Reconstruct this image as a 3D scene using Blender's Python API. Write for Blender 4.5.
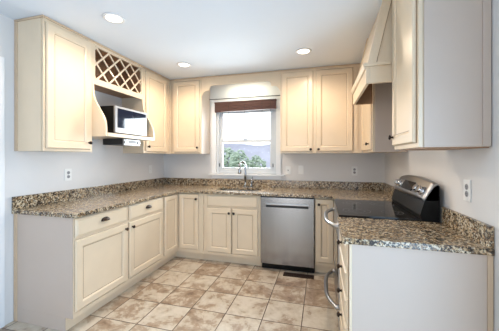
import bpy, bmesh, math, random
from mathutils import Matrix, Vector
random.seed(7)
C = bpy.context.scene.collection
S = bpy.context.scene
for o in list(bpy.data.objects): bpy.data.objects.remove(o)

# ------------------------------------------------------------------ camera
W = 3.217            # room width (x), depth d = -y from the window wall
H = 2.47             # ceiling
DR = 6.4             # rear wall distance
cam = bpy.data.cameras.new('camera'); co = bpy.data.objects.new('camera', cam); C.objects.link(co)
cam.sensor_width = 36; cam.lens = 36*265.04/499
cam.shift_y = (157.284-165.5)/499; cam.clip_start = .05; cam.clip_end = 400
co.location = (2.438, -3.727, 1.341); co.rotation_euler = (math.radians(90), 0, math.radians(15.238))
S.camera = co

# ------------------------------------------------------------------ world, sun, daylight, exposure
S.view_settings.view_transform = 'Standard'; S.view_settings.look = 'None'
S.view_settings.exposure = -0.36; S.view_settings.gamma = 1; S.view_settings.use_curve_mapping = False
wd = bpy.data.worlds.new('sky'); S.world = wd; wd.use_nodes = True
nt = wd.node_tree; bg = nt.nodes['Background']
bg.inputs[0].default_value = (.88, .94, 1, 1); bg.inputs[1].default_value = 1.75
def lamp(name, kind, loc, rot, energy, color, size=None, size_y=None, **kw):
    l = bpy.data.lights.new(name, kind); l.energy = energy; l.color = color
    if kind == 'AREA':
        l.shape = 'RECTANGLE'; l.size = size; l.size_y = size_y
    for k, v in kw.items(): setattr(l, k, v)
    o = bpy.data.objects.new(name, l); C.objects.link(o); o.location = loc; o.rotation_euler = rot
    return o
R = math.radians
lamp('sun', 'SUN', (0, 0, 20), (R(50), R(-12), 0), 3.2, (1, .97, .93), angle=R(1))
# daylight coming in through the two glazed doors behind the camera and through the kitchen window
lamp('patio_daylight', 'AREA', (W+.02, -3.75, .95), (0, R(90), 0), 84, (.50, .73, 1), 1.8, 1.8)
lamp('rear_daylight', 'AREA', (1.40, -DR-.02, 1.1), (R(90), 0, 0), 27, (.92, .96, 1), .85, 2.0)
lamp('window_daylight', 'AREA', (1.36, .14, 1.6), (R(-90), 0, 0), 58, (.86, .95, 1), .8, .85)
CAN = dict(energy=54, color=(1, .80, .60))

# ------------------------------------------------------------------ materials
def newmat(name):
    m = bpy.data.materials.new(name); m.use_nodes = True
    n = m.node_tree.nodes; return m, n, m.node_tree.links, n['Principled BSDF']
def mat(name, col, rough=.5, metal=0, noise=0, nscale=8, bump=0, bscale=120, coat=0, stretch=None, emit=None):
    m, n, L, b = newmat(name)
    b.inputs['Base Color'].default_value = (*col, 1); b.inputs['Roughness'].default_value = rough
    b.inputs['Metallic'].default_value = metal; b.inputs['Coat Weight'].default_value = coat
    if noise or bump:
        tc = n.new('ShaderNodeTexCoord'); mp = n.new('ShaderNodeMapping'); L.new(tc.outputs['Object'], mp.inputs[0])
        if stretch: mp.inputs['Scale'].default_value = stretch
        if noise:
            t = n.new('ShaderNodeTexNoise'); t.inputs['Scale'].default_value = nscale; t.inputs['Detail'].default_value = 5
            L.new(mp.outputs[0], t.inputs[0])
            r = n.new('ShaderNodeValToRGB'); L.new(t.outputs[0], r.inputs[0])
            r.color_ramp.elements[0].position = .3; r.color_ramp.elements[1].position = .7
            r.color_ramp.elements[0].color = (*[max(0, c*(1-noise)) for c in col], 1)
            r.color_ramp.elements[1].color = (*[min(1, c*(1+noise*.6)) for c in col], 1)
            L.new(r.outputs[0], b.inputs['Base Color'])
        if bump:
            t2 = n.new('ShaderNodeTexNoise'); t2.inputs['Scale'].default_value = bscale; L.new(mp.outputs[0], t2.inputs[0])
            bp = n.new('ShaderNodeBump'); bp.inputs['Strength'].default_value = bump; bp.inputs['Distance'].default_value = .002
            L.new(t2.outputs[0], bp.inputs['Height']); L.new(bp.outputs[0], b.inputs['Normal'])
    if emit:
        b.inputs['Emission Color'].default_value = (*emit[0], 1); b.inputs['Emission Strength'].default_value = emit[1]
    return m
M = {}
M['wall'] = mat('wall_paint', (.73, .715, .70), .75, noise=.02, nscale=3, bump=.08, bscale=260)
M['ceil'] = mat('daylit_ceiling_paint', (.74, .80, .87), .85, noise=.015, nscale=2)  # bluish because the cool daylight tint is put into the colour
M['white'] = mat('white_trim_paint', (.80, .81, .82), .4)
M['vinyl'] = mat('shaded_white_vinyl', (.60, .63, .66), .35)  # white greyed down, shade of the backlit sashes put into the colour
M['cream'] = mat('cream_cabinet_paint', (.755, .62, .452), .33, noise=.03, nscale=6, coat=.15)
M['glaze'] = mat('brown_glaze', (.30, .19, .11), .5)
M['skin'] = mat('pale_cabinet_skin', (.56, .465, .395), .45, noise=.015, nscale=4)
M['scribe'] = mat('tan_scribe', (.60, .45, .31), .45, noise=.05, nscale=9)
M['wood'] = mat('natural_wood', (.38, .21, .11), .5, noise=.3, nscale=7, stretch=(1, 6, 1))
M['steel'] = mat('brushed_steel', (.33, .325, .325), .20, 1, noise=.05, nscale=40, stretch=(1, 1, .02))
M['steel2'] = mat('satin_steel', (.44, .44, .45), .28, 1)
M['basin'] = mat('dull_sink_steel', (.20, .20, .20), .4, 1)
M['mwsteel'] = mat('silver_paint', (.33, .33, .34), .42, .6)
M['faucet'] = mat('dark_chrome', (.42, .43, .44), .2, 1)
M['chrome'] = mat('chrome', (.75, .76, .78), .12, 1)
M['bronze'] = mat('oil_rubbed_bronze', (.035, .022, .016), .35, .6)
M['black'] = mat('black_enamel', (.008, .008, .008), .35)
M['blackp'] = mat('black_plastic', (.02, .02, .022), .5)
M['glassblack'] = mat('black_glass', (.010, .009, .009), .06); M['glassblack'].node_tree.nodes['Principled BSDF'].inputs['Specular IOR Level'].default_value = .3
M['black'].node_tree.nodes['Principled BSDF'].inputs['Specular IOR Level'].default_value = .15
M['mwglass'] = mat('tinted_oven_glass', (.012, .018, .035), .04)
M['outlet'] = mat('white_plastic', (.82, .82, .80), .4)
M['slot'] = mat('grey_socket_face', (.30, .30, .31), .5)
M['brownmetal'] = mat('dark_brown_metal', (.05, .025, .016), .45, .3)
M['bamboo'] = mat('dark_bamboo', (.10, .038, .028), .6, noise=.45, nscale=30, stretch=(.3, 4, 14))
M['cord'] = mat('brown_cord', (.05, .03, .025), .8)
M['lens'] = mat('lamp_lens', (1, .9, .75), .5, emit=((1, .86, .66), 9))
M['grass'] = mat('lawn_green', (.22, .30, .12), .9, noise=.3, nscale=.6)
M['leaf'] = mat('hazy_tree_leaf', (.40, .50, .42), .8, noise=.12, nscale=1.5)  # paler than real leaves, distance haze is painted into the green
M['bark'] = mat('tree_bark', (.16, .12, .09), .9)
M['hill'] = mat('hazy_hill', (.36, .38, .48), .95, noise=.2, nscale=.15)
def glass_mat():
    m = bpy.data.materials.new('window_glass'); m.use_nodes = True; n = m.node_tree.nodes; L = m.node_tree.links
    n.remove(n['Principled BSDF']); o = n['Material Output']
    t = n.new('ShaderNodeBsdfTransparent'); g = n.new('ShaderNodeBsdfGlossy'); g.inputs['Roughness'].default_value = .02
    f = n.new('ShaderNodeFresnel'); f.inputs[0].default_value = 1.35
    x = n.new('ShaderNodeMixShader'); L.new(f.outputs[0], x.inputs[0]); L.new(t.outputs[0], x.inputs[1]); L.new(g.outputs[0], x.inputs[2])
    L.new(x.outputs[0], o.inputs[0]); return m
M['glass'] = glass_mat()
def granite():
    m, n, L, b = newmat('speckled_granite')
    tc = n.new('ShaderNodeTexCoord')
    def noise(scale, det=4, rough=.6, dist=0):
        t = n.new('ShaderNodeTexNoise'); t.inputs['Scale'].default_value = scale; t.inputs['Detail'].default_value = det
        t.inputs['Roughness'].default_value = rough; t.inputs['Distortion'].default_value = dist
        L.new(tc.outputs['Object'], t.inputs[0]); return t
    def ramp(src, stops, interp='LINEAR'):
        r = n.new('ShaderNodeValToRGB'); L.new(src, r.inputs[0]); e = r.color_ramp.elements; r.color_ramp.interpolation = interp
        while len(e) < len(stops): e.new(.5)
        for k, (p, c) in enumerate(stops): e[k].position = p; e[k].color = (*c, 1)
        return r
    def mix(f, a, c, mode='MIX'):
        x = n.new('ShaderNodeMix'); x.data_type = 'RGBA'; x.blend_type = mode
        if hasattr(f, 'is_linked'): L.new(f, x.inputs[0])
        else: x.inputs[0].default_value = f
        for s, q in ((a, 6), (c, 7)):
            if hasattr(s, 'is_linked'): L.new(s, x.inputs[q])
            else: x.inputs[q].default_value = (*s, 1)
        return x.outputs[2]
    v = n.new('ShaderNodeTexVoronoi'); v.inputs['Scale'].default_value = 78; L.new(tc.outputs['Object'], v.inputs[0])
    sep = n.new('ShaderNodeSeparateColor'); L.new(v.outputs['Color'], sep.inputs[0])
    base = ramp(sep.outputs[0], [(0, (.08, .048, .028)), (.22, (.30, .19, .10)), (.45, (.50, .38, .23)), (.7, (.66, .55, .38)), (1, (.74, .67, .53))])
    big = ramp(noise(16, 5, .65, .5).outputs[0], [(.35, (0, 0, 0)), (.62, (1, 1, 1))])
    tan = mix(big.outputs[0], (.40, .26, .13), base.outputs[0])
    b2 = mix(.62, tan, base.outputs[0])
    flecks = ramp(noise(85, 3, .7).outputs[0], [(.50, (0, 0, 0)), (.58, (1, 1, 1))])
    b3 = mix(flecks.outputs[0], b2, (.018, .014, .013))
    dk = ramp(noise(34, 4, .7, .8).outputs[0], [(.52, (0, 0, 0)), (.60, (1, 1, 1))])
    b4 = mix(dk.outputs[0], b3, (.03, .022, .018))
    L.new(b4, b.inputs['Base Color']); b.inputs['Roughness'].default_value = .22; b.inputs['Specular IOR Level'].default_value = .65
    return m
M['granite'] = granite()
def tile():
    m, n, L, b = newmat('stone_floor_tile')
    tc = n.new('ShaderNodeTexCoord'); mp = n.new('ShaderNodeMapping'); L.new(tc.outputs['Object'], mp.inputs[0])
    mp.inputs['Location'].default_value = (-.042, .31, 0)
    bk = n.new('ShaderNodeTexBrick'); L.new(mp.outputs[0], bk.inputs[0])
    bk.offset = 0; bk.inputs['Scale'].default_value = 1; bk.inputs['Brick Width'].default_value = .32; bk.inputs['Row Height'].default_value = .32
    bk.inputs['Mortar Size'].default_value = .0042; bk.inputs['Mortar Smooth'].default_value = .3
    bk.inputs['Color1'].default_value = (0, 0, 0, 1); bk.inputs['Color2'].default_value = (1, 1, 1, 1); bk.inputs['Mortar'].default_value = (.5, .5, .5, 1)
    mu = n.new('ShaderNodeMath'); mu.operation = 'MULTIPLY'; mu.inputs[1].default_value = 37; L.new(bk.outputs['Color'], mu.inputs[0])
    t = n.new('ShaderNodeTexNoise'); t.noise_dimensions = '4D'; t.inputs['Scale'].default_value = 5.5; t.inputs['Detail'].default_value = 9
    t.inputs['Roughness'].default_value = .68; t.inputs['Distortion'].default_value = .35
    L.new(mp.outputs[0], t.inputs['Vector']); L.new(mu.outputs[0], t.inputs['W'])
    # each tile also leans lighter or browner as a whole
    ad = n.new('ShaderNodeMath'); ad.operation = 'MULTIPLY_ADD'; ad.inputs[1].default_value = .09; L.new(bk.outputs['Color'], ad.inputs[0]); L.new(t.outputs[0], ad.inputs[2])
    r = n.new('ShaderNodeValToRGB'); L.new(ad.outputs[0], r.inputs[0]); e = r.color_ramp.elements
    stops = [(.36, (.22, .145, .095)), (.455, (.36, .26, .18)), (.51, (.43, .33, .24)), (.55, (.55, .47, .365)), (.66, (.64, .57, .47))]
    while len(e) < len(stops): e.new(.5)
    for k, (p, c) in enumerate(stops): e[k].position = p; e[k].color = (*c, 1)
    x = n.new('ShaderNodeMix'); x.data_type = 'RGBA'; L.new(bk.outputs['Fac'], x.inputs[0]); L.new(r.outputs[0], x.inputs[6]); x.inputs[7].default_value = (.10, .065, .045, 1)
    L.new(x.outputs[2], b.inputs['Base Color']); b.inputs['Roughness'].default_value = .32
    bp = n.new('ShaderNodeBump'); bp.inputs['Strength'].default_value = .4; bp.inputs['Distance'].default_value = .003; bp.invert = True
    L.new(bk.outputs['Fac'], bp.inputs['Height']); L.new(bp.outputs[0], b.inputs['Normal'])
    return m
M['tile'] = tile()

# ------------------------------------------------------------------ mesh helpers
def bm_new(): return bmesh.new()
def box(bm, x0, x1, d0, d1, z0, z1, bev=0, mi=0):
    """box in room terms: x, distance from window wall d (y = -d), z"""
    x0, x1 = sorted((x0, x1)); d0, d1 = sorted((d0, d1)); z0, z1 = sorted((z0, z1))
    r = bmesh.ops.create_cube(bm, size=1, matrix=Matrix.Translation(((x0+x1)/2, -(d0+d1)/2, (z0+z1)/2)) @ Matrix.Diagonal((x1-x0, d1-d0, z1-z0, 1)))
    vs = r['verts']; fs = set(f for v in vs for f in v.link_faces)
    for f in fs: f.material_index = mi
    if bev:
        es = list(set(e for v in vs for e in v.link_edges))
        q = bmesh.ops.bevel(bm, geom=es, offset=bev, segments=2, affect='EDGES', profile=.7)
        for f in q['faces']: f.material_index = mi
def cyl(bm, p, q, r, r2=None, seg=20, mi=0):
    p, q = Vector(p), Vector(q); v = q-p; r2 = r if r2 is None else r2
    mt = Matrix.Translation((p+q)/2) @ v.to_track_quat('Z', 'Y').to_matrix().to_4x4()
    k = bmesh.ops.create_cone(bm, cap_ends=True, segments=seg, radius1=r, radius2=r2, depth=v.length, matrix=mt)
    for f in set(f for w in k['verts'] for f in w.link_faces):
        f.material_index = mi; f.smooth = len(f.verts) == 4
def ball(bm, c, r, sc=(1, 1, 1), sub=2, mi=0):
    k = bmesh.ops.create_icosphere(bm, subdivisions=sub, radius=r, matrix=Matrix.Translation(c) @ Matrix.Diagonal((*sc, 1)))
    for f in set(f for w in k['verts'] for f in w.link_faces): f.smooth = True; f.material_index = mi
def tube(bm, pts, r, seg=12, mi=0):
    pts = [Vector(p) for p in pts]; rings = []
    rad = r if isinstance(r, (list, tuple)) else [r]*len(pts)
    t0 = (pts[1]-pts[0]).normalized(); up = Vector((0, 0, 1)) if abs(t0.z) < .9 else Vector((1, 0, 0))
    n = t0.cross(up).normalized()
    for i, p in enumerate(pts):
        t = (pts[min(i+1, len(pts)-1)]-pts[max(i-1, 0)]).normalized()
        n = (n-t*n.dot(t)).normalized(); b = t.cross(n)
        rings.append([bm.verts.new(p+(n*math.cos(a)+b*math.sin(a))*rad[i]) for a in [2*math.pi*k/seg for k in range(seg)]])
    for a, b in zip(rings, rings[1:]):
        for k in range(seg):
            f = bm.faces.new((a[k], a[(k+1) % seg], b[(k+1) % seg], b[k])); f.smooth = True; f.material_index = mi
    for rg in (rings[0][::-1], rings[-1]):
        f = bm.faces.new(rg); f.material_index = mi
def prism(bm, poly, fn0, fn1, mi=0):
    """closed prism between two maps of the same 2-D outline"""
    a = [bm.verts.new(fn0(*p)) for p in poly]; b = [bm.verts.new(fn1(*p)) for p in poly]
    fs = [bm.faces.new(a[::-1]), bm.faces.new(b)]
    for k in range(len(poly)):
        j = (k+1) % len(poly); fs.append(bm.faces.new((a[k], a[j], b[j], b[k])))
    for f in fs: f.material_index = mi
    bmesh.ops.recalc_face_normals(bm, faces=fs)
def cells(bm, xs, ds, keep, z0, z1, round_at=(), bev=.004):
    """slab made of grid cells (x, d), with holes where keep is false, one welded skin"""
    vt = {}
    def V(i, j, k):
        if (i, j, k) not in vt: vt[i, j, k] = bm.verts.new((xs[i], -ds[j], (z0, z1)[k]))
        return vt[i, j, k]
    kp = {(i, j) for i in range(len(xs)-1) for j in range(len(ds)-1) if keep(i, j)}
    for i, j in kp:
        for k in (0, 1): bm.faces.new([V(i, j, k), V(i+1, j, k), V(i+1, j+1, k), V(i, j+1, k)])
        for di, dj, p, q in ((-1, 0, (i, j), (i, j+1)), (1, 0, (i+1, j), (i+1, j+1)), (0, -1, (i, j), (i+1, j)), (0, 1, (i, j+1), (i+1, j+1))):
            if (i+di, j+dj) not in kp: bm.faces.new([V(*p, 0), V(*q, 0), V(*q, 1), V(*p, 1)])
    bmesh.ops.recalc_face_normals(bm, faces=bm.faces)
    bmesh.ops.dissolve_limit(bm, angle_limit=.01, verts=bm.verts, edges=bm.edges)
    for (x, d, r) in round_at:
        es = [e for e in bm.edges if all(abs(v.co.x-x) < 1e-4 and abs(v.co.y+d) < 1e-4 for v in e.verts)]
        bmesh.ops.bevel(bm, geom=es, offset=r, segments=5, affect='EDGES', profile=.5)
    if bev:
        es = [e for e in bm.edges if len(e.link_faces) == 2 and abs(e.verts[0].co.z-e.verts[1].co.z) < 1e-5 and e.calc_face_angle(0) > .5]
        bmesh.ops.bevel(bm, geom=es, offset=bev, segments=2, affect='EDGES', profile=.6)
def root_of(o): return Vector(o['_o']) if o and '_o' in o else None
ORI = {}
def obj(name, bm, mats, parent=None, origin=None):
    if not isinstance(mats, (list, tuple)): mats = [mats]
    if parent is not None: og = ORI[parent.name]
    elif origin is not None: og = Vector(origin)
    else:
        xs = [v.co for v in bm.verts]
        og = Vector([(min(c[i] for c in xs)+max(c[i] for c in xs))/2 for i in range(2)]+[min(c[2] for c in xs)])
    bmesh.ops.translate(bm, verts=bm.verts, vec=-og)
    me = bpy.data.meshes.new(name); bm.to_mesh(me); bm.free()
    for m in mats: me.materials.append(M[m])
    o = bpy.data.objects.new(name, me); C.objects.link(o)
    if parent is not None: o.parent = parent
    else: o.location = og
    ORI[o.name] = og; return o
def tag(o, label, cat, group=None):
    o['label'] = label; o['category'] = cat
    if group: o['group'] = group
    return o
def thing(name, label, cat, loc, group=None):
    o = bpy.data.objects.new(name, None); C.objects.link(o); o.location = loc; o.empty_display_size = .1
    ORI[o.name] = Vector(loc); return tag(o, label, cat, group)
def struct(name, bm, m, parent=None):
    o = obj(name, bm, m, parent)
    if parent is None: o['kind'] = 'structure'
    return o
FACE = {'S': Matrix.Identity(4), 'E': Matrix.Rotation(R(90), 4, 'Z'), 'W': Matrix.Rotation(R(-90), 4, 'Z')}
class Fr:
    """local frame: lx along the front (left to right seen from the front), ly into the cabinet, lz up"""
    def __init__(s, facing, x, d, z=0): s.m = Matrix.Translation((x, -d, z)) @ FACE[facing]
    def go(s, bm): bmesh.ops.transform(bm, matrix=s.m, verts=bm.verts); return bm
def lbox(bm, x0, x1, y0, y1, z0, z1, bev=0, mi=0): box(bm, x0, x1, -y0, -y1, z0, z1, bev, mi)
def ringface(bm, x0, x1, z0, z1, rings, mis):
    """nested rectangles: rings of (inset, y); last one filled"""
    rs = []
    for ins, y in rings:
        rs.append([bm.verts.new(p) for p in ((x0+ins, y, z0+ins), (x1-ins, y, z0+ins), (x1-ins, y, z1-ins), (x0+ins, y, z1-ins))])
    fs = [bm.faces.new(rs[0][::-1])]
    for k, (a, b) in enumerate(zip(rs, rs[1:])):
        for i in range(4):
            f = bm.faces.new((a[i], a[(i+1) % 4], b[(i+1) % 4], b[i])); f.material_index = mis[k]; fs.append(f)
    f = bm.faces.new(rs[-1]); f.material_index = mis[-1]; fs.append(f)
    bmesh.ops.recalc_face_normals(bm, faces=fs)
T = .020
def door_bm(fr, x0, x1, z0, z1, st=.056):
    bm = bm_new()
    rings = [(0, 0), (0, -.004), (.0012, -.010), (.0025, -.0145), (.007, -T), (st, -T), (st+.004, -T+.003), (st+.008, -T+.0055), (st+.013, -T+.009), (st+.0165, -T+.009)]
    ringface(bm, x0, x1, z0, z1, rings, [1, 0, 0, 0, 0, 0, 0, 0, 1, 0])
    return fr.go(bm)
def drawer_bm(fr, x0, x1, z0, z1):
    bm = bm_new()
    rings = [(0, 0), (0, -.004), (.0012, -.009), (.010, -.014), (.013, -.0145), (.018, -T), (.022, -T)]
    ringface(bm, x0, x1, z0, z1, rings, [1, 0, 0, 0, 0, 0, 0])
    return fr.go(bm)
def knob_bm(fr, x, z):
    bm = bm_new()
    cyl(bm, (x, -T+.001, z), (x, -T-.004, z), .010, .008, 14); cyl(bm, (x, -T-.003, z), (x, -T-.016, z), .0055, .007, 12)
    ball(bm, (x, -T-.021, z), .0165, (1, .62, 1), 2)
    return fr.go(bm)
def cup_bm(fr, x, z):
    """bin pull: half-round hood open at the bottom, with a small flange"""
    bm = bm_new(); w, h, dp = .046, .030, .026; n, k = 16, 7; grid = []
    for i in range(n+1):
        u = -1+2*i/n; row = []
        prof = math.sqrt(max(0, 1-abs(u)**2.6))
        for j in range(k+1):
            a = math.pi/2*j/k
            row.append((x+u*w, -T-.001-dp*prof*math.sin(a), z-.012+h*prof*math.cos(a)))
        grid.append(row)
    vs = [[bm.verts.new(p) for p in r] for r in grid]
    for i in range(n):
        for j in range(k):
            try: bm.faces.new((vs[i][j], vs[i+1][j], vs[i+1][j+1], vs[i][j+1])).smooth = True
            except ValueError: pass
    bmesh.ops.remove_doubles(bm, verts=bm.verts, dist=1e-5)
    bmesh.ops.recalc_face_normals(bm, faces=bm.faces)
    bmesh.ops.solidify(bm, geom=bm.faces[:], thickness=.002)
    return fr.go(bm)
def cabinet(name, label, fr, w, depth, z0, z1, doors=(), drawers=(), base=False, stiles=(), rails=(), panel=None, crown=False, body='cream', hollow=False):
    """doors: (x0,x1,z0,z1,(knob x,z)); drawers: (x0,x1,z0,z1,kind of pull, x, z)"""
    loc = fr.m @ Vector((w/2, depth/2, 0 if base else z0))
    t = thing(name, label, 'cabinet', loc)
    bm = bm_new()
    if hollow:
        lbox(bm, .001, .018, .0185, depth, z0, z1); lbox(bm, w-.018, w-.001, .0185, depth, z0, z1); lbox(bm, .0185, w-.0185, .0185, depth, z0, z0+.018); lbox(bm, .0185, w-.0185, depth-.008, depth, z0+.0185, z1)
    else: lbox(bm, .001, w-.001, .0185, depth, z0, z1, .001)
    if base: lbox(bm, .001, w-.001, .085, depth, .002, z0-.001)
    obj('carcass', fr.go(bm), body, t)
    bm = bm_new(); fw = .036
    lbox(bm, 0, fw, 0, .018, z0, z1, .0012); lbox(bm, w-fw, w, 0, .018, z0, z1, .0012)
    for s in stiles: lbox(bm, s-.02, s+.02, 0, .018, z0+.001, z1-.001, .001)
    for zz in (z0, z1-fw, *[r-fw/2 for r in rails]): lbox(bm, fw-.001, w-fw+.001, .0003, .018, zz+.0003, zz+fw-.0003, .001)
    lbox(bm, .004, w-.004, .012, .018, z0+.004, z1-.004)
    obj('face_frame', fr.go(bm), 'cream', t)
    if base:
        bm = bm_new(); lbox(bm, .001, w-.001, .072, .084, .002, z0-.001); obj('toe_kick', fr.go(bm), 'cream', t)
    for (x0, x1, a, b, kn) in doors:
        dr = obj('door', door_bm(fr, x0, x1, a, b), ['cream', 'glaze'], t)
        if kn: obj('knob', knob_bm(fr, *kn), 'bronze', dr)
    for (x0, x1, a, b, pull, px_, pz) in drawers:
        dr = obj('drawer', drawer_bm(fr, x0, x1, a, b), ['cream', 'glaze'], t)
        if pull == 'cup': obj('cup_pull', cup_bm(fr, px_, pz), 'bronze', dr)
        elif pull == 'knob': obj('knob', knob_bm(fr, px_, pz), 'bronze', dr)
    if crown:
        bm = bm_new(); lbox(bm, -.001, w+.001, -.013, .012, z1-.016, z1-.001, .004); obj('top_molding', fr.go(bm), 'scribe', t)
    return t

# ------------------------------------------------------------------ room shell
bm = bm_new(); box(bm, -.12, W+.12, -.12, DR+.12, -.08, 0); o = struct('floor', bm, 'tile')
o.data.transform(Matrix.Translation(o.location)); o.location = (0, 0, 0)
bm = bm_new(); box(bm, -.12, W+.12, -.12, DR+.12, H, H+.12); struct('ceiling', bm, 'ceil')
def wall(name, along, lo, hi, t0, t1, holes):
    """along 'x' (at d t0..t1) or 'd' (at x t0..t1), holes (a0,a1,z0,z1)"""
    cuts = sorted({lo, hi, *[h[0] for h in holes], *[h[1] for h in holes]}); zs = sorted({0, H, *[h[2] for h in holes], *[h[3] for h in holes]})
    bm = bm_new(); vt = {}
    kp = {(i, j) for i in range(len(cuts)-1) for j in range(len(zs)-1)
          if not any(h[0] <= cuts[i] < h[1] and h[2] <= zs[j] < h[3] for h in holes)}
    def P(i, j, k):
        if (i, j, k) not in vt:
            t = (t0, t1)[k]; vt[i, j, k] = bm.verts.new((cuts[i], -t, zs[j]) if along == 'x' else (t, -cuts[i], zs[j]))
        return vt[i, j, k]
    for i, j in kp:
        for k in (0, 1): bm.faces.new([P(i, j, k), P(i+1, j, k), P(i+1, j+1, k), P(i, j+1, k)])
        for di, dj, p, q in ((-1, 0, (i, j), (i, j+1)), (1, 0, (i+1, j), (i+1, j+1)), (0, -1, (i, j), (i+1, j)), (0, 1, (i, j+1), (i+1, j+1))):
            if (i+di, j+dj) not in kp: bm.faces.new([P(*p, 0), P(*q, 0), P(*q, 1), P(*p, 1)])
    bmesh.ops.recalc_face_normals(bm, faces=bm.faces)
    return struct(name, bm, 'wall')
WX0, WX1, WZ0, WZ1 = .905, 1.815, 1.095, 2.085
wall('wall_back', 'x', -.12, W+.12, 0, -.12, [(WX0, WX1, WZ0, WZ1)])
wall('wall_left', 'd', 0, DR, 0, -.12, [(2.285, 3.10, 0, 2.06)])
wall('wall_right', 'd', 0, DR, W, W+.12, [(2.85, 4.65, 0, 2.08)])
wall('wall_front', 'x', -.12, W+.12, DR, DR+.12, [(.95, 1.85, 0, 2.10)])
# left doorway: casing at the picture's left edge and a closed panel door
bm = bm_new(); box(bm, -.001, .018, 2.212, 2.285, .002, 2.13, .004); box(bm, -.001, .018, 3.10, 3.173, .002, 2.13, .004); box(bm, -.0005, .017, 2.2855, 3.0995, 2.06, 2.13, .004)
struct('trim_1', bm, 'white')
d1 = bm_new(); box(d1, -.06, -.02, 2.29, 3.095, .005, 2.055, .002); o = struct('door_1', d1, 'white')
for (a, b) in ((.15, .95), (1.08, 1.95)):
    for (p, q) in ((2.38, 2.66), (2.73, 3.0)):
        bm = bm_new(); box(bm, -.022, -.012, p, q, a, b, .006); obj('door_panel', bm, 'white', o)
bm = bm_new(); cyl(bm, (-.021, -3.03, .98), (.02, -3.03, .98), .012); ball(bm, (.035, -3.03, .98), .027); obj('door_handle', bm, 'steel2', o)
# two glazed doors behind the camera
def glazed_door(name, along, a0, a1, z1, t):
    bm = bm_new()
    def bb(b, p0, p1, u0, u1, q0, q1, bev=.003):
        if along == 'd': box(b, u0, u1, p0, p1, q0, q1, bev)
        else: box(b, p0, p1, u0, u1, q0, q1, bev)
    for (p, q) in ((a0+.002, a0+.07), (a1-.07, a1-.002), ((a0+a1)/2-.05, (a0+a1)/2+.05)): bb(bm, p, q, t+.06, t+.11, .003, z1-.003)
    for (p, q) in ((.003, .10), (z1-.08, z1-.003)): bb(bm, a0+.07, a1-.07, t+.061, t+.109, p, q)
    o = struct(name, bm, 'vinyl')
    bm = bm_new(); bb(bm, a0+.07, a1-.07, t+.083, t+.087, .1, z1-.08, 0); obj('pane', bm, 'glass', o)
glazed_door('door_2', 'd', 2.85, 4.65, 2.08, W)
glazed_door('door_3', 'x', .95, 1.85, 2.10, DR)
# baseboards where the walls are bare
bm = bm_new(); box(bm, .0, .014, 3.175, DR-.001, .001, .10, .003); struct('baseboard_left', bm, 'white')
bm = bm_new(); box(bm, W-.014, W, 2.262, 2.80, .001, .10, .003); struct('baseboard_right', bm, 'white')

# ------------------------------------------------------------------ window
bm = bm_new(); g = .004
def wrect(bm, x0, x1, z0, z1, wl, wt, wb, d0, d1, bev=.003):
    box(bm, x0, x0+wl, d0, d1, z0, z1, bev); box(bm, x1-wl, x1, d0, d1, z0, z1, bev)
    box(bm, x0+wl-.001, x1-wl+.001, d0+.0005, d1-.0005, z1-wt, z1, bev); box(bm, x0+wl-.001, x1-wl+.001, d0+.0005, d1-.0005, z0, z0+wb, bev)
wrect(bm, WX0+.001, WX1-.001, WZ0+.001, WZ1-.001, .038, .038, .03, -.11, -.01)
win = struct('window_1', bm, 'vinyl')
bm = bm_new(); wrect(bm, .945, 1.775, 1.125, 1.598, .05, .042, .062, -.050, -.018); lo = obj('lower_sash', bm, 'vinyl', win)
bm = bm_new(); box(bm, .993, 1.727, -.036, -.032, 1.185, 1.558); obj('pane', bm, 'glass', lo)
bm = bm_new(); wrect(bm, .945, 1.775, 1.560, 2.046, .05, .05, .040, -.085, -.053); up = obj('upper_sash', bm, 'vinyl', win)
bm = bm_new(); box(bm, .993, 1.727, -.071, -.067, 1.598, 1.998); obj('pane', bm, 'glass', up)
bm = bm_new(); box(bm, 1.33, 1.39, -.018, -.004, 1.598, 1.612, .002); obj('sash_lock', bm, 'steel2', win)
for x in (.952, 1.768):
    bm = bm_new(); box(bm, x-.006, x+.006, -.012, -.006, 1.20, 1.25, .001); obj('tilt_latch', bm, 'blackp', win)
# casing, stool and apron
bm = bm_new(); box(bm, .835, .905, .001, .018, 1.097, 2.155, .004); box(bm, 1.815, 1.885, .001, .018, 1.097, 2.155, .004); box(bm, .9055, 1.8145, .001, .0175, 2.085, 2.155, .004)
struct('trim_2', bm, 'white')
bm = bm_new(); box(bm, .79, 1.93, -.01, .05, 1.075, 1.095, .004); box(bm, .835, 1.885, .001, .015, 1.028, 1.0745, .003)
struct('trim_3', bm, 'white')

# ------------------------------------------------------------------ cabinets: lower run on the left wall
BZ0, BZ1 = .108, .879
fr = Fr('E', .61, 2.13)       # lx runs from the near end (d 2.13) towards the window
def L(d): return 2.13-d
t = cabinet('base_cabinet', 'cream base cabinet with two drawers over two doors, on the left wall', fr, 1.187, .606, BZ0, BZ1,
    doors=[(L(2.122), L(1.562), .155, .703, (L(1.592), .655)), (L(1.534), L(.965), .155, .703, (L(1.500), .655))],
    drawers=[(L(2.122), L(1.562), .722, .868, 'cup', L(1.842), .808), (L(1.534), L(.965), .722, .868, 'cup', L(1.25), .808)],
    base=True, stiles=(L(1.548),), rails=(.712,))
bm = bm_new(); lbox(bm, -.007, -.0005, .002, .57, BZ0, BZ1, .001); lbox(bm, -.007, -.0005, .074, .57, .002, BZ0-.0005); obj('end_panel', fr.go(bm), 'skin', t)
bm = bm_new(); lbox(bm, -.012, -.0005, .5705, .605, .002, BZ1, .002); obj('scribe_strip', fr.go(bm), 'scribe', t)
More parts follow.
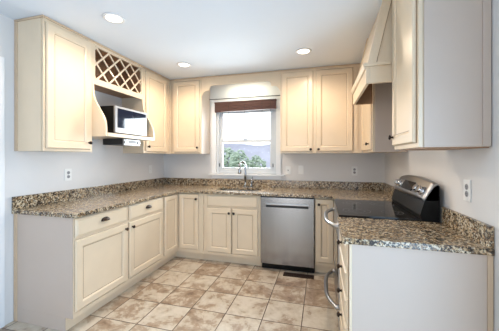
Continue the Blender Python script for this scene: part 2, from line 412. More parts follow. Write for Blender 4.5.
# lazy-susan corner
t = thing('corner_base_cabinet', 'cream L-shaped corner base cabinet with two tall doors meeting at right angle', 'cabinet', (.3, -.3, 0))
bm = bm_new(); box(bm, .004, .59, .004, .941, BZ0, BZ1); box(bm, .5905, .940, .004, .59, BZ0, BZ1); box(bm, .004, .525, .004, .94, .002, .107); box(bm, .5255, .94, .004, .525, .002, .107)
obj('carcass', bm, 'cream', t)
bm = bm_new()
box(bm, .5905, .609, .611, .941, BZ0+.0005, BZ1-.0005, .001); box(bm, .5905, .940, .5905, .609, BZ0, BZ1, .001)
obj('face_frame', bm, 'cream', t)
bm = bm_new(); box(bm, .526, .537, .538, .94, .002, .1075); box(bm, .526, .94, .526, .5375, .002, .1075); obj('toe_kick', bm, 'cream', t)
fe = Fr('E', .610, .941); fs = Fr('S', .61, .610)
d = obj('door', door_bm(fe, .012, .302, .155, .868, .05), ['cream', 'glaze'], t)
d = obj('door', door_bm(fs, .030, .304, .155, .868, .05), ['cream', 'glaze'], t); obj('knob', knob_bm(fs, .277, .808), 'bronze', d)
# sink base
fr = Fr('S', .942, .61)
cabinet('sink_base_cabinet', 'cream double-door cabinet under the sink with a wide blank drawer front', fr, .785, .606, BZ0, BZ1,
    doors=[(.090, .420, .150, .703, (.392, .650)), (.427, .756, .150, .703, (.455, .650))], drawers=[(.090, .756, .722, .868, None, 0, 0)],
    base=True, stiles=(.07,), rails=(.712,), hollow=True)
# narrow cabinet right of the dishwasher, blind corner behind the range
fr = Fr('S', 2.362, .61)
cabinet('base_cabinet', 'narrow cream base cabinet with one full-height door between dishwasher and range', fr, .850, .606, BZ0, BZ1,
    doors=[(.008, .205, .150, .868, (.046, .808))], base=True, stiles=(.22,))
# drawer stack right of the range
DX = 2.580
fr = Fr('W', DX, 1.722)
w = .498; zz = [.122+.1515*k for k in range(6)]
t = cabinet('drawer_base_cabinet', 'cream cabinet with a stack of knobbed drawers and a plain pale end panel', fr, w, W-DX-.004, BZ0, BZ1,
    drawers=[(.010, w-.010, zz[k]+.003, zz[k+1]-.003, 'knob', w/2, (zz[k]+zz[k+1])/2+.004) for k in range(5)], base=True, rails=zz[1:5])
bm = bm_new(); lbox(bm, w+.0005, w+.007, .0135, W-DX-.026, BZ0, BZ1, .001); lbox(bm, w+.0005, w+.007, .074, W-DX-.026, .002, BZ0-.0005); obj('end_panel', fr.go(bm), 'skin', t)
bm = bm_new(); lbox(bm, w+.0005, w+.009, .0, .013, BZ0, BZ1, .0015); obj('end_stile', fr.go(bm), 'cream', t)
bm = bm_new(); lbox(bm, w+.0005, w+.014, W-DX-.0255, W-DX-.005, .002, BZ1, .002); obj('scribe_strip', fr.go(bm), 'scribe', t)

# ------------------------------------------------------------------ granite
CZ0, CZ1 = .881, .914
t = thing('granite_countertop', 'long L-shaped speckled granite countertop along the left wall and under the window', 'countertop', (.3, -1.2, CZ0))
xs = [.003, .648, 1.08, 1.66, 2.572, W-.003]; ds = [.003, .135, .505, .648, .953, 2.155]
def keep(i, j):
    if i == 0: return True
    if i == 2 and j == 1: return False
    if j <= 2: return True
    return i == 4 and j == 3
bm = bm_new(); cells(bm, xs, ds, keep, CZ0, CZ1, round_at=[(.648, 2.155, .035), (.648, .648, .02)] + [(x, d, .05) for x in (1.08, 1.66) for d in (.135, .505)])
obj('slab', bm, 'granite', t)
bm = bm_new(); box(bm, .003, .023, .0235, 2.155, CZ1, 1.018, .003); obj('backsplash', bm, 'granite', t)
bm = bm_new(); box(bm, .003, W-.003, .003, .023, CZ1, 1.018, .003); obj('backsplash', bm, 'granite', t)
bm = bm_new(); box(bm, W-.023, W-.003, .0235, .953, CZ1, 1.018, .003); obj('backsplash', bm, 'granite', t)
t = thing('granite_countertop', 'short granite countertop over the drawer cabinet right of the range', 'countertop', (2.9, -2, CZ0))
bm = bm_new(); cells(bm, [2.545, W-.003], [1.722, 2.238], lambda i, j: True, CZ0, CZ1, round_at=[(2.545, 2.238, .012)])
obj('slab', bm, 'granite', t)
bm = bm_new(); box(bm, W-.023, W-.003, 1.722, 2.236, CZ1, 1.018, .003); obj('backsplash', bm, 'granite', t)

# ------------------------------------------------------------------ sink and faucet
t = thing('kitchen_sink', 'undermount stainless sink below the window', 'sink', (1.37, -.34, .70))
bm = bm_new()
ox0, ox1, od0, od1 = 1.088, 1.652, .143, .497
def bowl(bm, x0, x1, d0, d1, zt, zb):
    def rr(ins, z, r):
        pts = []
        for cx, cd, a0 in ((x1-ins-r, d1-ins-r, -90), (x1-ins-r, d0+ins+r, 0), (x0+ins+r, d0+ins+r, 90), (x0+ins+r, d1-ins-r, 180)):
            for k in range(5):
                a = R(a0+90*k/4); pts.append(bm.verts.new((cx+r*math.cos(a), -cd+r*math.sin(a), z)))
        return pts
    rs = [rr(0, zt, .05), rr(.001, zt-.004, .05), rr(.012, zb+.03, .05), rr(.035, zb, .03)]
    rs.append(rr(.13, zb-.004, .02))
    for a, b in zip(rs, rs[1:]):
        for i in range(20): bm.faces.new((a[i], a[(i+1) % 20], b[(i+1) % 20], b[i])).smooth = True
    bm.faces.new(rs[-1])
bowl(bm, ox0, ox1, od0, od1, .8795, .70)
bmesh.ops.recalc_face_normals(bm, faces=bm.faces)
bmesh.ops.reverse_faces(bm, faces=bm.faces)
bmesh.ops.solidify(bm, geom=bm.faces[:], thickness=.0015)
obj('basin', bm, 'basin', t)
bm = bm_new(); cyl(bm, (1.37, -.32, .697), (1.37, -.32, .703), .042, seg=24); obj('drain', bm, 'chrome', t)
t = thing('kitchen_faucet', 'chrome gooseneck kitchen faucet with a pull-down spray head behind the sink', 'faucet', (1.385, -.09, CZ1))
fx, fd = 1.385, .09
bm = bm_new(); box(bm, fx-.035, fx+.125, fd-.027, fd+.027, CZ1+.0005, CZ1+.008, .0035); obj('base_plate', bm, 'faucet', t)
bm = bm_new(); cyl(bm, (fx, -fd, CZ1+.008), (fx, -fd, CZ1+.06), .024, .019); cyl(bm, (fx, -fd, CZ1+.06), (fx, -fd, CZ1+.075), .019, .013); obj('body', bm, 'faucet', t)
bm = bm_new(); pts = [(fx, -fd, CZ1+.07), (fx, -fd, 1.10), (fx, -fd, 1.22)]
rad = .047; dirx, diry = -.62, -.78
for k in range(1, 13):
    a = R(180*k/12*.97); pts.append((fx+dirx*rad*(1-math.cos(a)), -fd+diry*rad*(1-math.cos(a)), 1.22+rad*1.15*math.sin(a)))
e = Vector(pts[-1]); pts.append(tuple(e+Vector((dirx*.004, diry*.004, -.03))))
tube(bm, pts, .0145, 14); obj('spout', bm, 'faucet', t)
bm = bm_new(); e = Vector(pts[-1]); tube(bm, [e+Vector((0, 0, .004)), e+Vector((0, 0, -.02)), e+Vector((0, 0, -.065)), e+Vector((0, 0, -.085))], [.017, .020, .025, .024], 16); obj('spray_head', bm, 'faucet', t)
bm = bm_new(); cyl(bm, (fx+.09, -fd, CZ1+.008), (fx+.09, -fd, CZ1+.055), .021, .018); tube(bm, [(fx+.09, -fd, CZ1+.05), (fx+.095, -fd, CZ1+.075), (fx+.105, -fd-.003, CZ1+.15)], [.014, .009, .006], 10); obj('lever_handle', bm, 'faucet', t)

# ------------------------------------------------------------------ dishwasher
t = thing('dishwasher', 'stainless steel dishwasher in the counter run between sink and narrow cabinet', 'dishwasher', (2.045, -.33, 0))
x0, x1 = 1.734, 2.357
bm = bm_new(); box(bm, x0, x1, .03, .585, .082, .876); box(bm, x0+.02, x1-.02, .05, .54, .002, .0815); obj('tub', bm, 'blackp', t)
bm = bm_new(); box(bm, x0+.002, x1-.002, .5855, .640, .082, .866, .005); dr = obj('door', bm, 'steel', t)
bm = bm_new(); box(bm, x0+.065, x1-.065, .6405, .643, .752, .782, .001); obj('handle_recess', bm, 'blackp', dr)
bm = bm_new(); box(bm, x0+.065, x1-.065, .6405, .662, .781, .799, .004); obj('handle', bm, 'steel2', dr)
bm = bm_new(); box(bm, x0+.035, x0+.145, .6402, .6412, .826, .832); obj('badge', bm, 'slot', dr)
bm = bm_new(); box(bm, x0, x1, .586, .632, .867, .8775); obj('top_edge', bm, 'blackp', t)
bm = bm_new(); box(bm, x0+.003, x1-.003, .541, .578, .003, .080, .002); obj('kick_plate', bm, 'black', t)

# ------------------------------------------------------------------ upper cabinets
UZ0, UZ1 = 1.392, H-.002
fr = Fr('E', .305, 2.126)
def L(d): return 2.126-d
t = cabinet('upper_cabinet', 'tall cream one-door upper cabinet at the left end, beside the wine rack', fr, .462, .302, UZ0, UZ1,
    doors=[(L(2.112), L(1.690), UZ0+.022, UZ1-.042, (L(1.716), UZ0+.085))], crown=True)
bm = bm_new(); lbox(bm, -.006, -.0005, .0195, .270, UZ0, UZ1-.018, .001); obj('end_panel', fr.go(bm), 'cream', t)
bm = bm_new(); lbox(bm, -.011, -.0005, .2705, .301, UZ0, UZ1-.018, .002); lbox(bm, -.013, -.0015, -.012, .30, UZ1-.0165, UZ1-.001, .003); obj('scribe_strip', fr.go(bm), 'scribe', t)
# wine rack over an open microwave shelf
t = thing('wine_rack_cabinet', 'cream wall unit with diagonal lattice wine rack above an open microwave shelf', 'cabinet', (.15, -1.28, 1.54))
a0, a1 = .903, 1.662
def bracket(d0, d1):
    bm = bm_new(); pr = [(.003, 1.542), (.465, 1.542), (.465, 1.60)]
    for k in range(0, 13):
        s = k/12; x = .462-.148*s; x = .462-.150*(3*s*s-2*s**3)*1.0
        pr.append((x, 1.64+.34*s))
    pr += [(.304, 2.10), (.304, UZ1), (.003, UZ1)]
    prism(bm, pr, lambda x, z: (x, -d0, z), lambda x, z: (x, -d1, z)); return bm
for (p, q) in ((a0, a0+.02), (a1-.02, a1)): obj('side_bracket', bracket(p, q), 'cream', t)
bm = bm_new(); box(bm, .003, .468, a0+.0205, a1-.0205, 1.543, 1.578, .003); obj('shelf', bm, 'cream', t)
bm = bm_new()
box(bm, .285, .3055, a0+.021, a1-.021, 2.425, UZ1, .001); box(bm, .285, .3055, a0+.021, a1-.021, 2.055, 2.113, .001)
box(bm, .285, .305, a0+.021, a0+.035, 2.113, 2.425); box(bm, .285, .305, a1-.035, a1-.021, 2.113, 2.425)
obj('face_frame', bm, 'cream', t)
bm = bm_new(); box(bm, .003, .284, a0+.021, a1-.021, 2.085, 2.105); box(bm, .003, .010, a0+.021, a1-.021, 2.1055, 2.44); box(bm, .003, .284, a0+.021, a1-.021, 2.4405, UZ1)
box(bm, .011, .284, a0+.021, a0+.024, 2.106, 2.44); box(bm, .011, .284, a1-.024, a1-.021, 2.106, 2.44)
obj('wine_box', bm, 'wood', t)
# lattice: two layers of slats clipped to the opening
def clip(p, q, u0, u1, v0, v1):
    (x, y), (X, Y) = p, q; dx, dy = X-x, Y-y; t0, t1 = 0, 1
    for a, b in ((-dx, x-u0), (dx, u1-x), (-dy, y-v0), (dy, v1-y)):
        if a == 0:
            if b < 0: return None
        elif a < 0: t0 = max(t0, b/a)
        else: t1 = min(t1, b/a)
    return None if t1-t0 < 1e-3 else ((x+dx*t0, y+dy*t0), (x+dx*t1, y+dy*t1))
bm = bm_new(); u0, u1, v0, v1 = a0+.030, a1-.030, 2.108, 2.430; pitch = .158
for sgn, xa in ((1, .288), (-1, .296)):
    for k in range(-3, 9):
        c = u0+.03+k*pitch
        seg = clip((c, v0), (c+.4, v0+.4), u0, u1, v0, v1) if sgn > 0 else clip((c, v1), (c+.4, v1-.4), u0, u1, v0, v1)
        if not seg: continue
        (p0, q0), (p1, q1) = seg; l = math.hypot(p1-p0, q1-q0)
        if l < .03: continue
        mt = Matrix.Translation((xa, -(p0+p1)/2, (q0+q1)/2)) @ Matrix.Rotation(-math.atan2(q1-q0, p1-p0), 4, 'X') @ Matrix.Diagonal((.0075, l, .017, 1))
        bmesh.ops.create_cube(bm, size=1, matrix=mt)
    # back lattice that holds the bottles
obj('lattice', bm, 'cream', t)
bm = bm_new(); box(bm, .293, .3185, a0+.002, a1-.002, UZ1-.016, UZ1-.001, .004); obj('top_molding', bm, 'scribe', t)
# left corner, left wall side
fr = Fr('E', .305, .901)
def L(d): return .901-d
cabinet('upper_cabinet', 'cream one-door corner upper cabinet to the right of the wine rack', fr, .595, .302, UZ0, UZ1,
    doors=[(L(.868), L(.408), UZ0+.022, UZ1-.042, (L(.836), UZ0+.085))], crown=True)
# window wall, left of window
fr = Fr('S', .306, .305)
t = cabinet('upper_cabinet', 'cream one-door upper cabinet on the window wall, left of the window', fr, .494, .300, UZ0, UZ1,
    doors=[(.069, .475, UZ0+.022, UZ1-.042, (.447, UZ0+.085))], stiles=(.045,), crown=False)
bm = bm_new(); lbox(bm, .016, .4925, -.013, -.0005, UZ1-.016, UZ1-.001, .004); obj('top_molding', fr.go(bm), 'scribe', t)
bm = bm_new(); lbox(bm, .4945, .4985, .006, .301, UZ0, UZ1-.001, .001); obj('end_panel', fr.go(bm), 'skin', t)
# valance with stepped ogee corners
vx0, vx1 = .8035, 1.9165; vc = (vx0+vx1)/2
half = []
half += [(0, 2.20), (.012, 2.225), (.03, 2.252), (.05, 2.268), (.075, 2.275), (.115, 2.278), (.118, 2.292)]
for k in range(7):
    a = R(90*k/6); half.append((.118+.055*(1-math.cos(a)), 2.292+.052*math.sin(a)))
pr = [(vx0+a, b) for a, b in half]+[(vx1-a, b) for a, b in half[::-1]]+[(vx1, UZ1), (vx0, UZ1)]
t = thing('window_valance', 'cream wooden valance with scooped corners bridging the cabinets above the window', 'valance', (vc, -.297, 2.2))
bm = bm_new(); prism(bm, pr, lambda x, z: (x, -.286, z), lambda x, z: (x, -.3045, z)); obj('board', bm, 'cream', t)
bm = bm_new(); box(bm, vx0, vx1, .305, .318, UZ1-.016, UZ1-.001, .004); obj('top_molding', bm, 'scribe', t)
# window wall, right of window
fr = Fr('S', 1.920, .305)
t = cabinet('upper_cabinet', 'cream two-door upper cabinet on the window wall, right of the window', fr, .985, .302, UZ0, UZ1,
    doors=[(.018, .415, UZ0+.022, UZ1-.042, (.385, UZ0+.048)), (.450, .880, UZ0+.022, UZ1-.042, (.480, UZ0+.048))], stiles=(.432, .915), crown=True)
# right corner, right wall side
fr = Fr('W', 2.911, .3035)
t = cabinet('upper_cabinet', 'cream corner upper cabinet with a narrow sliver of door, behind the range hood', fr, .650, .302, UZ0, UZ1,
    doors=[(.030, .620, UZ0+.022, UZ1-.042, (.535, UZ0+.085))])
bm = bm_new(); lbox(bm, .6505, .656, .022, .30, UZ0, UZ1-.002, .001); obj('end_panel', fr.go(bm), 'skin', t)
# right wall near cabinet
fr = Fr('W', 2.912, 1.748)
t = cabinet('upper_cabinet', 'large cream upper cabinet on the right wall with a broad grey side panel', fr, .458, .301, UZ0, UZ1,
    doors=[(.014, .430, UZ0+.024, UZ1-.02, (.045, UZ0+.080))])
bm = bm_new(); lbox(bm, .4585, .464, .022, .266, UZ0+.001, UZ1-.002, .001); obj('end_panel', fr.go(bm), 'skin', t)
bm = bm_new(); lbox(bm, .4585, .470, .2665, .300, UZ0+.001, UZ1-.002, .002); obj('scribe_strip', fr.go(bm), 'skin', t)
bm = bm_new(); lbox(bm, .002, .456, .022, .298, UZ0-.006, UZ0-.0005); obj('bottom_panel', fr.go(bm), 'wood', t)

# ------------------------------------------------------------------ range hood
h0, h1 = .962, 1.744; hx = 2.735; xr = W-.004; xc = 2.905
t = thing('range_hood', 'cream wooden range hood with sloped canopy and band above the range', 'range hood', (2.97, -1.36, 1.85))
bm = bm_new(); box(bm, hx, hx+.02, h0, h1, 1.852, 1.972, .0015); obj('front_band', bm, 'cream', t)
bm = bm_new(); box(bm, hx+.0205, xr, h1-.02, h1, 1.852, 1.972, .0015); obj('side_band', bm, 'cream', t)
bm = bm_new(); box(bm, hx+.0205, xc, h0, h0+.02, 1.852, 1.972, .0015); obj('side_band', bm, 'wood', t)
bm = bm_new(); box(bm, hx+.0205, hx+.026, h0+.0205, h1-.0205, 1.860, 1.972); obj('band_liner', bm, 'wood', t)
bm = bm_new()   # cap moulding, front strip and the returns along both sides
prf = [(.002, 1.952), (-.010, 1.955), (-.020, 1.974), (-.022, 1.990), (.030, 1.990), (.030, 1.9725), (.002, 1.9725)]
prism(bm, prf, lambda o, z: (hx+o, -h0, z), lambda o, z: (hx+o, -h1, z)); obj('cap_molding', bm, 'cream', t)
bm = bm_new(); box(bm, hx+.0305, xr, h1-.026, h1, 1.9725, 1.990, .003); box(bm, hx-.020, 2.884, h1+.0005, h1+.018, 1.968, 1.990, .004); obj('side_molding', bm, 'cream', t)
zt_ = UZ1; sx0, sx1 = hx+.018, 2.862
bm = bm_new(); prism(bm, [(sx0, 1.9905), (sx1, zt_), (sx1+.018, zt_), (sx0+.018, 1.9905)], lambda x, z: (x, -(h0+.001), z), lambda x, z: (x, -(h1-.0005), z)); obj('canopy_front', bm, 'cream', t)
tri = [(sx0+.0185, 1.9905), (sx1+.0185, zt_), (xr, zt_), (xr, 1.9905)]
bm = bm_new(); prism(bm, tri, lambda x, z: (x, -(h1-.030), z), lambda x, z: (x, -(h1-.014), z)); obj('canopy_side', bm, 'cream', t)
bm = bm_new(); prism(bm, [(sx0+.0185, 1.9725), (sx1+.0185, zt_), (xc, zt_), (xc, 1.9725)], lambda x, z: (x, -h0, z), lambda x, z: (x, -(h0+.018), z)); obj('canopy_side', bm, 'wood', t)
def strip(a0, a1): return [(sx0+a0, 1.9905), (sx1+a0, zt_), (sx1+a1, zt_), (sx0+a1, 1.9905)]
bm = bm_new(); prism(bm, strip(.0185, .046), lambda x, z: (x, -(h1-.0135), z), lambda x, z: (x, -(h1-.0005), z)); obj('sloped_stile', bm, 'cream', t)
bm = bm_new(); prism(bm, strip(.0465, .050), lambda x, z: (x, -(h1-.0135), z), lambda x, z: (x, -(h1-.008), z)); obj('glaze_line', bm, 'glaze', t)
bm = bm_new(); prism(bm, [(sx0+.051, 1.9905), (xr, 1.9905), (xr, 2.022), (sx0+.059, 2.022)], lambda x, z: (x, -(h1-.0135), z), lambda x, z: (x, -(h1-.001), z)); obj('side_rail', bm, 'cream', t)
for (a, b) in ((h0+.002, h0+.05), (h1-.05, h1-.001)):
    bm = bm_new(); prism(bm, strip(-.009, -.0005), lambda x, z: (x, -a, z), lambda x, z: (x, -b, z)); obj('front_stile', bm, 'cream', t)
bm = bm_new(); box(bm, 2.86, xr-.01, h0+.03, h1-.05, 2.135, 2.16, .004); vt = obj('vent_insert', bm, 'steel2', t)
for k in range(2):
    bm = bm_new(); c = h0+.22+k*.28; box(bm, 2.90, xr-.06, c-.11, c+.11, 2.130, 2.1345, .002); obj('grease_filter', bm, 'slot', vt)

# ------------------------------------------------------------------ range
t = thing('kitchen_range', 'stainless electric range with black glass cooktop and raised rear control panel', 'range', (2.88, -1.337, 0))
r0, r1 = .960, 1.716
bm = bm_new(); box(bm, 2.60, W-.03, r0+.004, r1-.004, .09, .905, .003); box(bm, 2.65, W-.05, r0+.03, r1-.03, .002, .0895); obj('body', bm, 'black', t)
bm = bm_new(); box(bm, 2.556, 3.085, r0, r1, .9055, .926, .006); ck = obj('cooktop', bm, 'glassblack', t)
for (x, d, r) in ((2.70, 1.16, .075), (2.70, 1.52, .10), (2.95, 1.16, .095), (2.95, 1.52, .075)):
    bm = bm_new()
    for rr in (r, r*.62):
        ns = 40
        for k in range(ns):
            a, b = 2*math.pi*k/ns, 2*math.pi*(k+1)/ns
            vs = [bm.verts.new((x+q*math.cos(c), -d+q*math.sin(c), .9263)) for q, c in ((rr, a), (rr, b), (rr-.002, b), (rr-.002, a))]
            bm.faces.new(vs)
    bmesh.ops.remove_doubles(bm, verts=bm.verts, dist=1e-5); obj('burner_ring', bm, 'slot', ck)
bm = bm_new(); box(bm, 2.556, 2.599, r0+.004, r1-.004, .305, .897, .005); dr = obj('oven_door', bm, 'steel2', t)
bm = bm_new(); box(bm, 2.5535, 2.5558, r0+.13, r1-.13, .42, .73, .001); obj('oven_window', bm, 'glassblack', dr)
def bow(z, out=.075):
    bm = bm_new(); pts = []; n = 20; a, b = r0+.045, r1-.045
    for k in range(n+1):
        s = k/n; u = 2*s-1; pts.append((2.548-out*(1-abs(u)**3.2), -(a+(b-a)*s), z))
    tube(bm, [(2.5575, pts[0][1], z)]+pts+[(2.5575, pts[-1][1], z)], .016, 12)
    for d in (a, b): cyl(bm, (2.5575, -d, z), (2.548, -d, z), .020, .018, 14)
    return bm
obj('oven_handle', bow(.832), 'steel2', dr)
bm = bm_new(); box(bm, 2.558, 2.599, r0+.004, r1-.004, .095, .297, .005); dw = obj('storage_drawer', bm, 'steel2', t); obj('drawer_handle', bow(.232), 'steel2', dw)
# backguard: black shell with tilted, bowed stainless panel
bx = W-.03
bm = bm_new(); prism(bm, [(3.086, .9056), (3.074, .955), (3.104, 1.060), (3.158, 1.150), (3.178, 1.158), (bx, 1.150), (bx, .9056)], lambda x, z: (x, -(r0+.002), z), lambda x, z: (x, -(r1-.002), z))
bgd = obj('backguard', bm, 'black', t)
# panel surface: grid with an arched top edge
bm = bm_new(); n = 20; rows = []
pf = [(3.098, 1.052), (3.106, 1.070), (3.138, 1.128), (3.152, 1.154), (3.160, 1.163), (3.178, 1.166)]
for i in range(n+1):
    s = i/n; u = 2*s-1; arch = .030*(1-u*u); row = []
    for k, (x, z) in enumerate(pf):
        row.append(bm.verts.new((x-.004+(arch*.12 if k > 1 else 0)-.010*(1-u*u), -(r0+.002+(r1-r0-.004)*s), z+(arch*min(1, (k)/3) if k else 0))))
    row += [bm.verts.new((bx-.004, row[-1].co.y, row[-1].co.z-.002)), bm.verts.new((bx-.004, row[0].co.y, 1.052))]
    rows.append(row)
for a, b in zip(rows, rows[1:]):
    m_ = len(a)
    for k in range(m_): bm.faces.new((a[k], a[(k+1) % m_], b[(k+1) % m_], b[k]))
bm.faces.new(rows[0][::-1]); bm.faces.new(rows[-1])
bmesh.ops.recalc_face_normals(bm, faces=bm.faces)
for f in bm.faces: f.smooth = len(f.verts) == 4
pn = obj('control_panel', bm, 'steel2', bgd)
nrm = Vector((-.875, 0, .485)); tv = Vector((.485, 0, .875))
def onpanel(d, v, out=0):
    u = 2*((d-r0)/(r1-r0))-1; base = Vector((3.102-.004-.010*(1-u*u), -d, 1.070+.010*(1-u*u)))
    return base+tv*v+nrm*out
def pbox(bm, d0, d1, v0, v1, o0, o1):
    ps = [onpanel(d, v, o) for o in (o0, o1) for d, v in ((d0, v0), (d1, v0), (d1, v1), (d0, v1))]
    vs = [bm.verts.new(p) for p in ps]
    for q in ((0, 1, 2, 3), (4, 7, 6, 5), (0, 4, 5, 1), (1, 5, 6, 2), (2, 6, 7, 3), (3, 7, 4, 0)): bm.faces.new([vs[i] for i in q])
    bmesh.ops.recalc_face_normals(bm, faces=bm.faces)
bm = bm_new(); pbox(bm, 1.20, 1.455, .006, .080, -.006, .004); obj('display', bm, 'glassblack', pn)
for d in (1.035, 1.115, 1.545, 1.625):
    bm = bm_new(); cyl(bm, onpanel(d, .040, -.004), onpanel(d, .040, .006), .033, .031, 24); cyl(bm, onpanel(d, .040, .006), onpanel(d, .040, .028), .025, .021, 24)
    k = obj('knob', bm, 'chrome', pn)

# ------------------------------------------------------------------ microwave and the slim unit under its shelf
t = thing('microwave_oven', 'silver and black microwave on the open shelf under the wine rack', 'microwave', (.25, -1.27, 1.58))
m0, m1, mz = 1.025, 1.520, 1.590
bm = bm_new(); box(bm, .075, .425, m0, m1, mz, mz+.272, .004)
for x in (.11, .39):
    for d in (m0+.04, m1-.04): cyl(bm, (x, -d, 1.5785), (x, -d, mz+.002), .012)
obj('case', bm, 'black', t)
bm = bm_new(); ringface(bm, 0, m1-m0, 0, .272, [(0, 0), (0, -.017), (.003, -.020), (.022, -.020), (.024, -.018)], [0, 0, 0, 0, 0]); Fr('E', .4255, m1, mz).go(bm); dr = obj('door', bm, 'mwsteel', t)
bm = bm_new(); box(bm, .440, .4475, m0+.022, m1-.034, mz+.052, mz+.250, .001); obj('window', bm, 'mwglass', dr)
t = thing('under_shelf_radio', 'slim black box with a silver front hanging under the microwave shelf', 'radio', (.3, -1.24, 1.48))
bm = bm_new(); box(bm, .15, .405, 1.115, 1.375, 1.476, 1.5415, .003); obj('case', bm, 'blackp', t)
bm = bm_new(); box(bm, .4055, .422, 1.113, 1.377, 1.468, 1.538, .005); fp = obj('front_panel', bm, 'mwsteel', t)
bm = bm_new(); box(bm, .4225, .4245, 1.19, 1.30, 1.497, 1.523, .001); obj('display', bm, 'slot', fp)
for d in (1.145, 1.345):
    bm = bm_new(); cyl(bm, (.4222, -d, 1.503), (.434, -d, 1.503), .013); obj('dial', bm, 'chrome', fp)

# ------------------------------------------------------------------ shade and rod at the window
t = thing('bamboo_shade', 'dark brown bamboo shade rolled up at the top of the window', 'blind', (1.36, -.035, 2.02))
bm = bm_new(); box(bm, .895, 1.825, .0195, .055, 2.135, 2.160, .003); obj('head_rail', bm, 'bamboo', t)
bm = bm_new()
for k in range(7):
    dz = .0165*k; tl = .012*k/6
    vs = []
    d0, d1 = .021+.002*(k % 2), .052+.004*(k % 2)
    pr = [(.900, 2.134-dz-tl*.9), (1.82, 2.134-dz+tl*.4), (1.82, 2.134-dz+tl*.4-.0145), (.900, 2.134-dz-tl*.9-.0145)]
    prism(bm, pr, lambda x, z: (x, -d0, z), lambda x, z: (x, -d1, z))
obj('folded_slats', bm, 'bamboo', t)
for x in (1.12, 1.36, 1.62, 1.74):
    bm = bm_new(); tube(bm, [(x, -.058, 2.14), (x, -.060, 2.06), (x+.004, -.060, 2.0), (x, -.056, 1.985)], .0022, 6); obj('lift_cord', bm, 'cord', t)
t = thing('curtain_rod', 'thin straight curtain rod across the window just above the bamboo shade', 'curtain rod', (1.36, -.06, 2.2))
bm = bm_new(); cyl(bm, (.825, -.075, 2.198), (1.895, -.075, 2.198), .006, seg=12); obj('rod', bm, 'blackp', t)
for x in (.84, 1.88):
    bm = bm_new(); box(bm, x-.012, x+.012, .001, .006, 2.175, 2.22, .001); box(bm, x-.004, x+.004, .006, .082, 2.188, 2.192); obj('bracket', bm, 'white', t)
bm = bm_new(); box(bm, .85, 1.87, .0195, .0275, 2.166, 2.184, .002); obj('back_rail', bm, 'white', t)

# ------------------------------------------------------------------ outlets, switches, register, lights
def plate(name, label, cat, facing, x, d, z, kind, group=None):
    t = thing(name, label, cat, Fr(facing, x, d, z).m.translation)
    fr = Fr(facing, x, d, z)
    bm = bm_new(); lbox(bm, -.036, .036, -.006, -.0005, -.059, .059, .0025); obj('cover_plate', fr.go(bm), 'outlet', t)
    if kind == 'outlet':
        for s in (-.0195, .0195):
            bm = bm_new(); cyl(bm, (0, -.0055, s), (0, -.0075, s), .0165, seg=20); sk = obj('socket', fr.go(bm), 'slot' if cat == 'outlet' else 'outlet', t)
            bm = bm_new()
            for q in (-.006, .006): lbox(bm, q-.0012, q+.0012, -.0082, -.0074, s-.003, s+.006)
            cyl(bm, (0, -.0074, s-.009), (0, -.0082, s-.009), .0025, seg=8); obj('slots', fr.go(bm), 'blackp', sk)
    elif kind == 'toggle':
        bm = bm_new(); lbox(bm, -.005, .005, -.016, -.0055, -.004, .010, .0015); obj('toggle', fr.go(bm), 'outlet', t)
    elif kind == 'jack':
        bm = bm_new(); cyl(bm, (0, -.0055, 0), (0, -.010, 0), .007, seg=12); obj('jack', fr.go(bm), 'blackp', t)
    return t
plate('wall_outlet', 'white outlet on the left wall above the two-drawer cabinet', 'outlet', 'E', 0, 1.655, 1.168, 'outlet')
plate('light_switch', 'white switch plate on the left wall near the back corner', 'switch', 'E', 0, .345, 1.165, 'toggle')
plate('wall_plate', 'white plate with a small dark jack just right of the window sill', 'wall plate', 'S', 1.985, 0, 1.160, 'jack')
plate('light_switch', 'white switch plate on the window wall above the dishwasher', 'switch', 'S', 2.162, 0, 1.168, 'toggle')
plate('wall_outlet', 'outlet with dark sockets on the window wall left of the range', 'outlet', 'S', 2.854, 0, 1.161, 'outlet')
plate('wall_outlet', 'white outlet on the right wall above the short countertop', 'outlet', 'W', W, 1.998, 1.158, 'outlet')
t = thing('floor_register', 'dark brown metal floor vent in the tile in front of the dishwasher', 'floor vent', (2.185, -.69, 0))
bm = bm_new(); wx0, wx1, wd0, wd1 = 2.015, 2.355, .645, .735
box(bm, wx0, wx1, wd0, wd0+.014, .0005, .006, .001); box(bm, wx0, wx1, wd1-.014, wd1, .0005, .006, .001); box(bm, wx0, wx0+.016, wd0+.014, wd1-.014, .0005, .006); box(bm, wx1-.016, wx1, wd0+.014, wd1-.014, .0005, .006); obj('frame', bm, 'brownmetal', t)
bm = bm_new(); box(bm, wx0+.016, wx1-.016, wd0+.014, wd1-.014, .0005, .0015); obj('duct_cover', bm, 'blackp', t)
bm = bm_new()
for k in range(24):
    x = wx0+.022+k*(wx1-wx0-.044)/23; box(bm, x-.003, x+.003, wd0+.0145, wd1-.0145, .0016, .0052)
obj('louvers', bm, 'brownmetal', t)
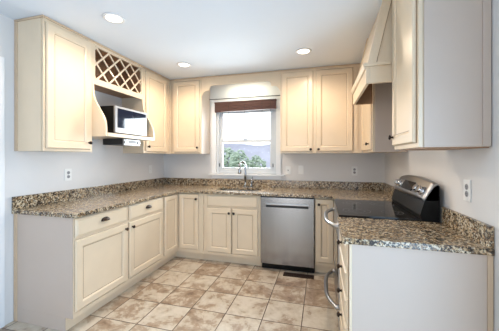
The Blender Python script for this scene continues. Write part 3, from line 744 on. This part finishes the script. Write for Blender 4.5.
def can(x, d, label):
    t = thing('ceiling_light', label, 'ceiling light', (x, -d, H), 'recessed ceiling lights')
    bm = bm_new(); ns = 32; pr = [(.058, H-.004), (.066, H-.010), (.080, H-.009), (.084, H-.0005), (.058, H-.0005)]
    for k in range(ns):
        a, b = 2*math.pi*k/ns, 2*math.pi*(k+1)/ns
        for i in range(5):
            (r, z), (r2, z2) = pr[i], pr[(i+1) % 5]
            bm.faces.new([bm.verts.new(p) for p in ((x+r*math.cos(a), -d+r*math.sin(a), z), (x+r*math.cos(b), -d+r*math.sin(b), z), (x+r2*math.cos(b), -d+r2*math.sin(b), z2), (x+r2*math.cos(a), -d+r2*math.sin(a), z2))])
    bmesh.ops.remove_doubles(bm, verts=bm.verts, dist=1e-5); bmesh.ops.recalc_face_normals(bm, faces=bm.faces)
    for f in bm.faces: f.smooth = True
    obj('trim_ring', bm, 'white', t)
    bm = bm_new(); cyl(bm, (x, -d, H-.006), (x, -d, H-.001), .0575, seg=32); obj('lens', bm, 'lens', t)
    l = lamp('bulb', 'SPOT', (0, 0, -.03), (0, 0, 0), CAN['energy'], CAN['color'], spot_size=R(174), spot_blend=.7, shadow_soft_size=.055); l.parent = t
can(.814, 1.943, 'round recessed ceiling light closest to the wine rack')
can(.821, .825, 'round recessed ceiling light by the back left corner of the ceiling')
can(2.251, .860, 'round recessed ceiling light in front of the two-door upper cabinet')
# a small lamp over the sink, tucked behind the valance
t = thing('sink_light', 'slim strip light on the ceiling hidden behind the window valance', 'ceiling light', (1.40, -.20, H))
bm = bm_new(); box(bm, 1.12, 1.68, .165, .235, H-.035, H-.001, .004); obj('housing', bm, 'white', t)
bm = bm_new(); box(bm, 1.13, 1.67, .172, .228, H-.042, H-.0355, .003); obj('lens', bm, 'lens', t)
l = lamp('tube', 'AREA', (0, 0, -.05), (0, 0, 0), 3.6, (.93, 1, .86), .5, .05); l.parent = t

# ------------------------------------------------------------------ outside the window
bm = bm_new(); box(bm, -70, 60, -140, -.14, -3.2, -3.0); o = struct('ground', bm, 'grass')
def hill(name, d, x0, x1, base, hts, thick):
    bm = bm_new(); n = 60; rows = []
    for i in range(n+1):
        s = i/n; x = x0+(x1-x0)*s
        z = base+hts*(.55+.25*math.sin(2.1*s*math.pi+1)+.12*math.sin(9*s*math.pi)+.06*math.sin(23*s*math.pi))
        rows.append([bm.verts.new((x, d-thick, -3.1)), bm.verts.new((x, d-thick*.5, z*.55)), bm.verts.new((x, d, z)), bm.verts.new((x, d+thick, -3.1))])
    for a, b in zip(rows, rows[1:]):
        for k in range(3): bm.faces.new((a[k], b[k], b[k+1], a[k+1])).smooth = True
    bmesh.ops.recalc_face_normals(bm, faces=bm.faces)
    o = struct(name, bm, 'hill'); return o
hill('hills', 110, -90, 70, 5.0, 5.0, 14)
def tree(x, y, h, r, label):
    t = thing('garden_tree', label, 'tree', (x, y, -3.0), 'trees beyond the window')
    bm = bm_new(); tube(bm, [(x, y, -3.0), (x+.05, y, -1.2+h*.2), (x-.03, y, h*.7)], [.16, .11, .04], 8); obj('trunk', bm, 'bark', t)
    bm = bm_new(); rnd = random.Random(int(x*100)); zc = (h-1.2)/2; hz = (h+1.2)/2
    for k in range(420):
        v = Vector((rnd.gauss(0, 1), rnd.gauss(0, 1), rnd.gauss(0, 1))).normalized()*(.45+.55*rnd.random()**.5)
        lump = 1+.18*math.sin(5*v.x+x)*math.cos(4*v.z)
        ball(bm, (x+r*v.x*lump, y+r*v.y*lump, zc+hz*v.z*lump), r*rnd.uniform(.07, .13), (1, 1, rnd.uniform(.5, .9)), 1)
    for f in bm.faces: f.smooth = False
    obj('crown', bm, 'leaf', t)
tree(-9.2, 33, 2.3, 1.5, 'middle one of the three pale green trees seen through the lower window pane')
tree(-7.2, 36, 1.5, 1.5, 'lowest of the three pale green trees seen through the lower window pane')
tree(-12.7, 38, 3.0, 2.2, 'tallest pale green tree, partly hidden by the left side of the window frame')
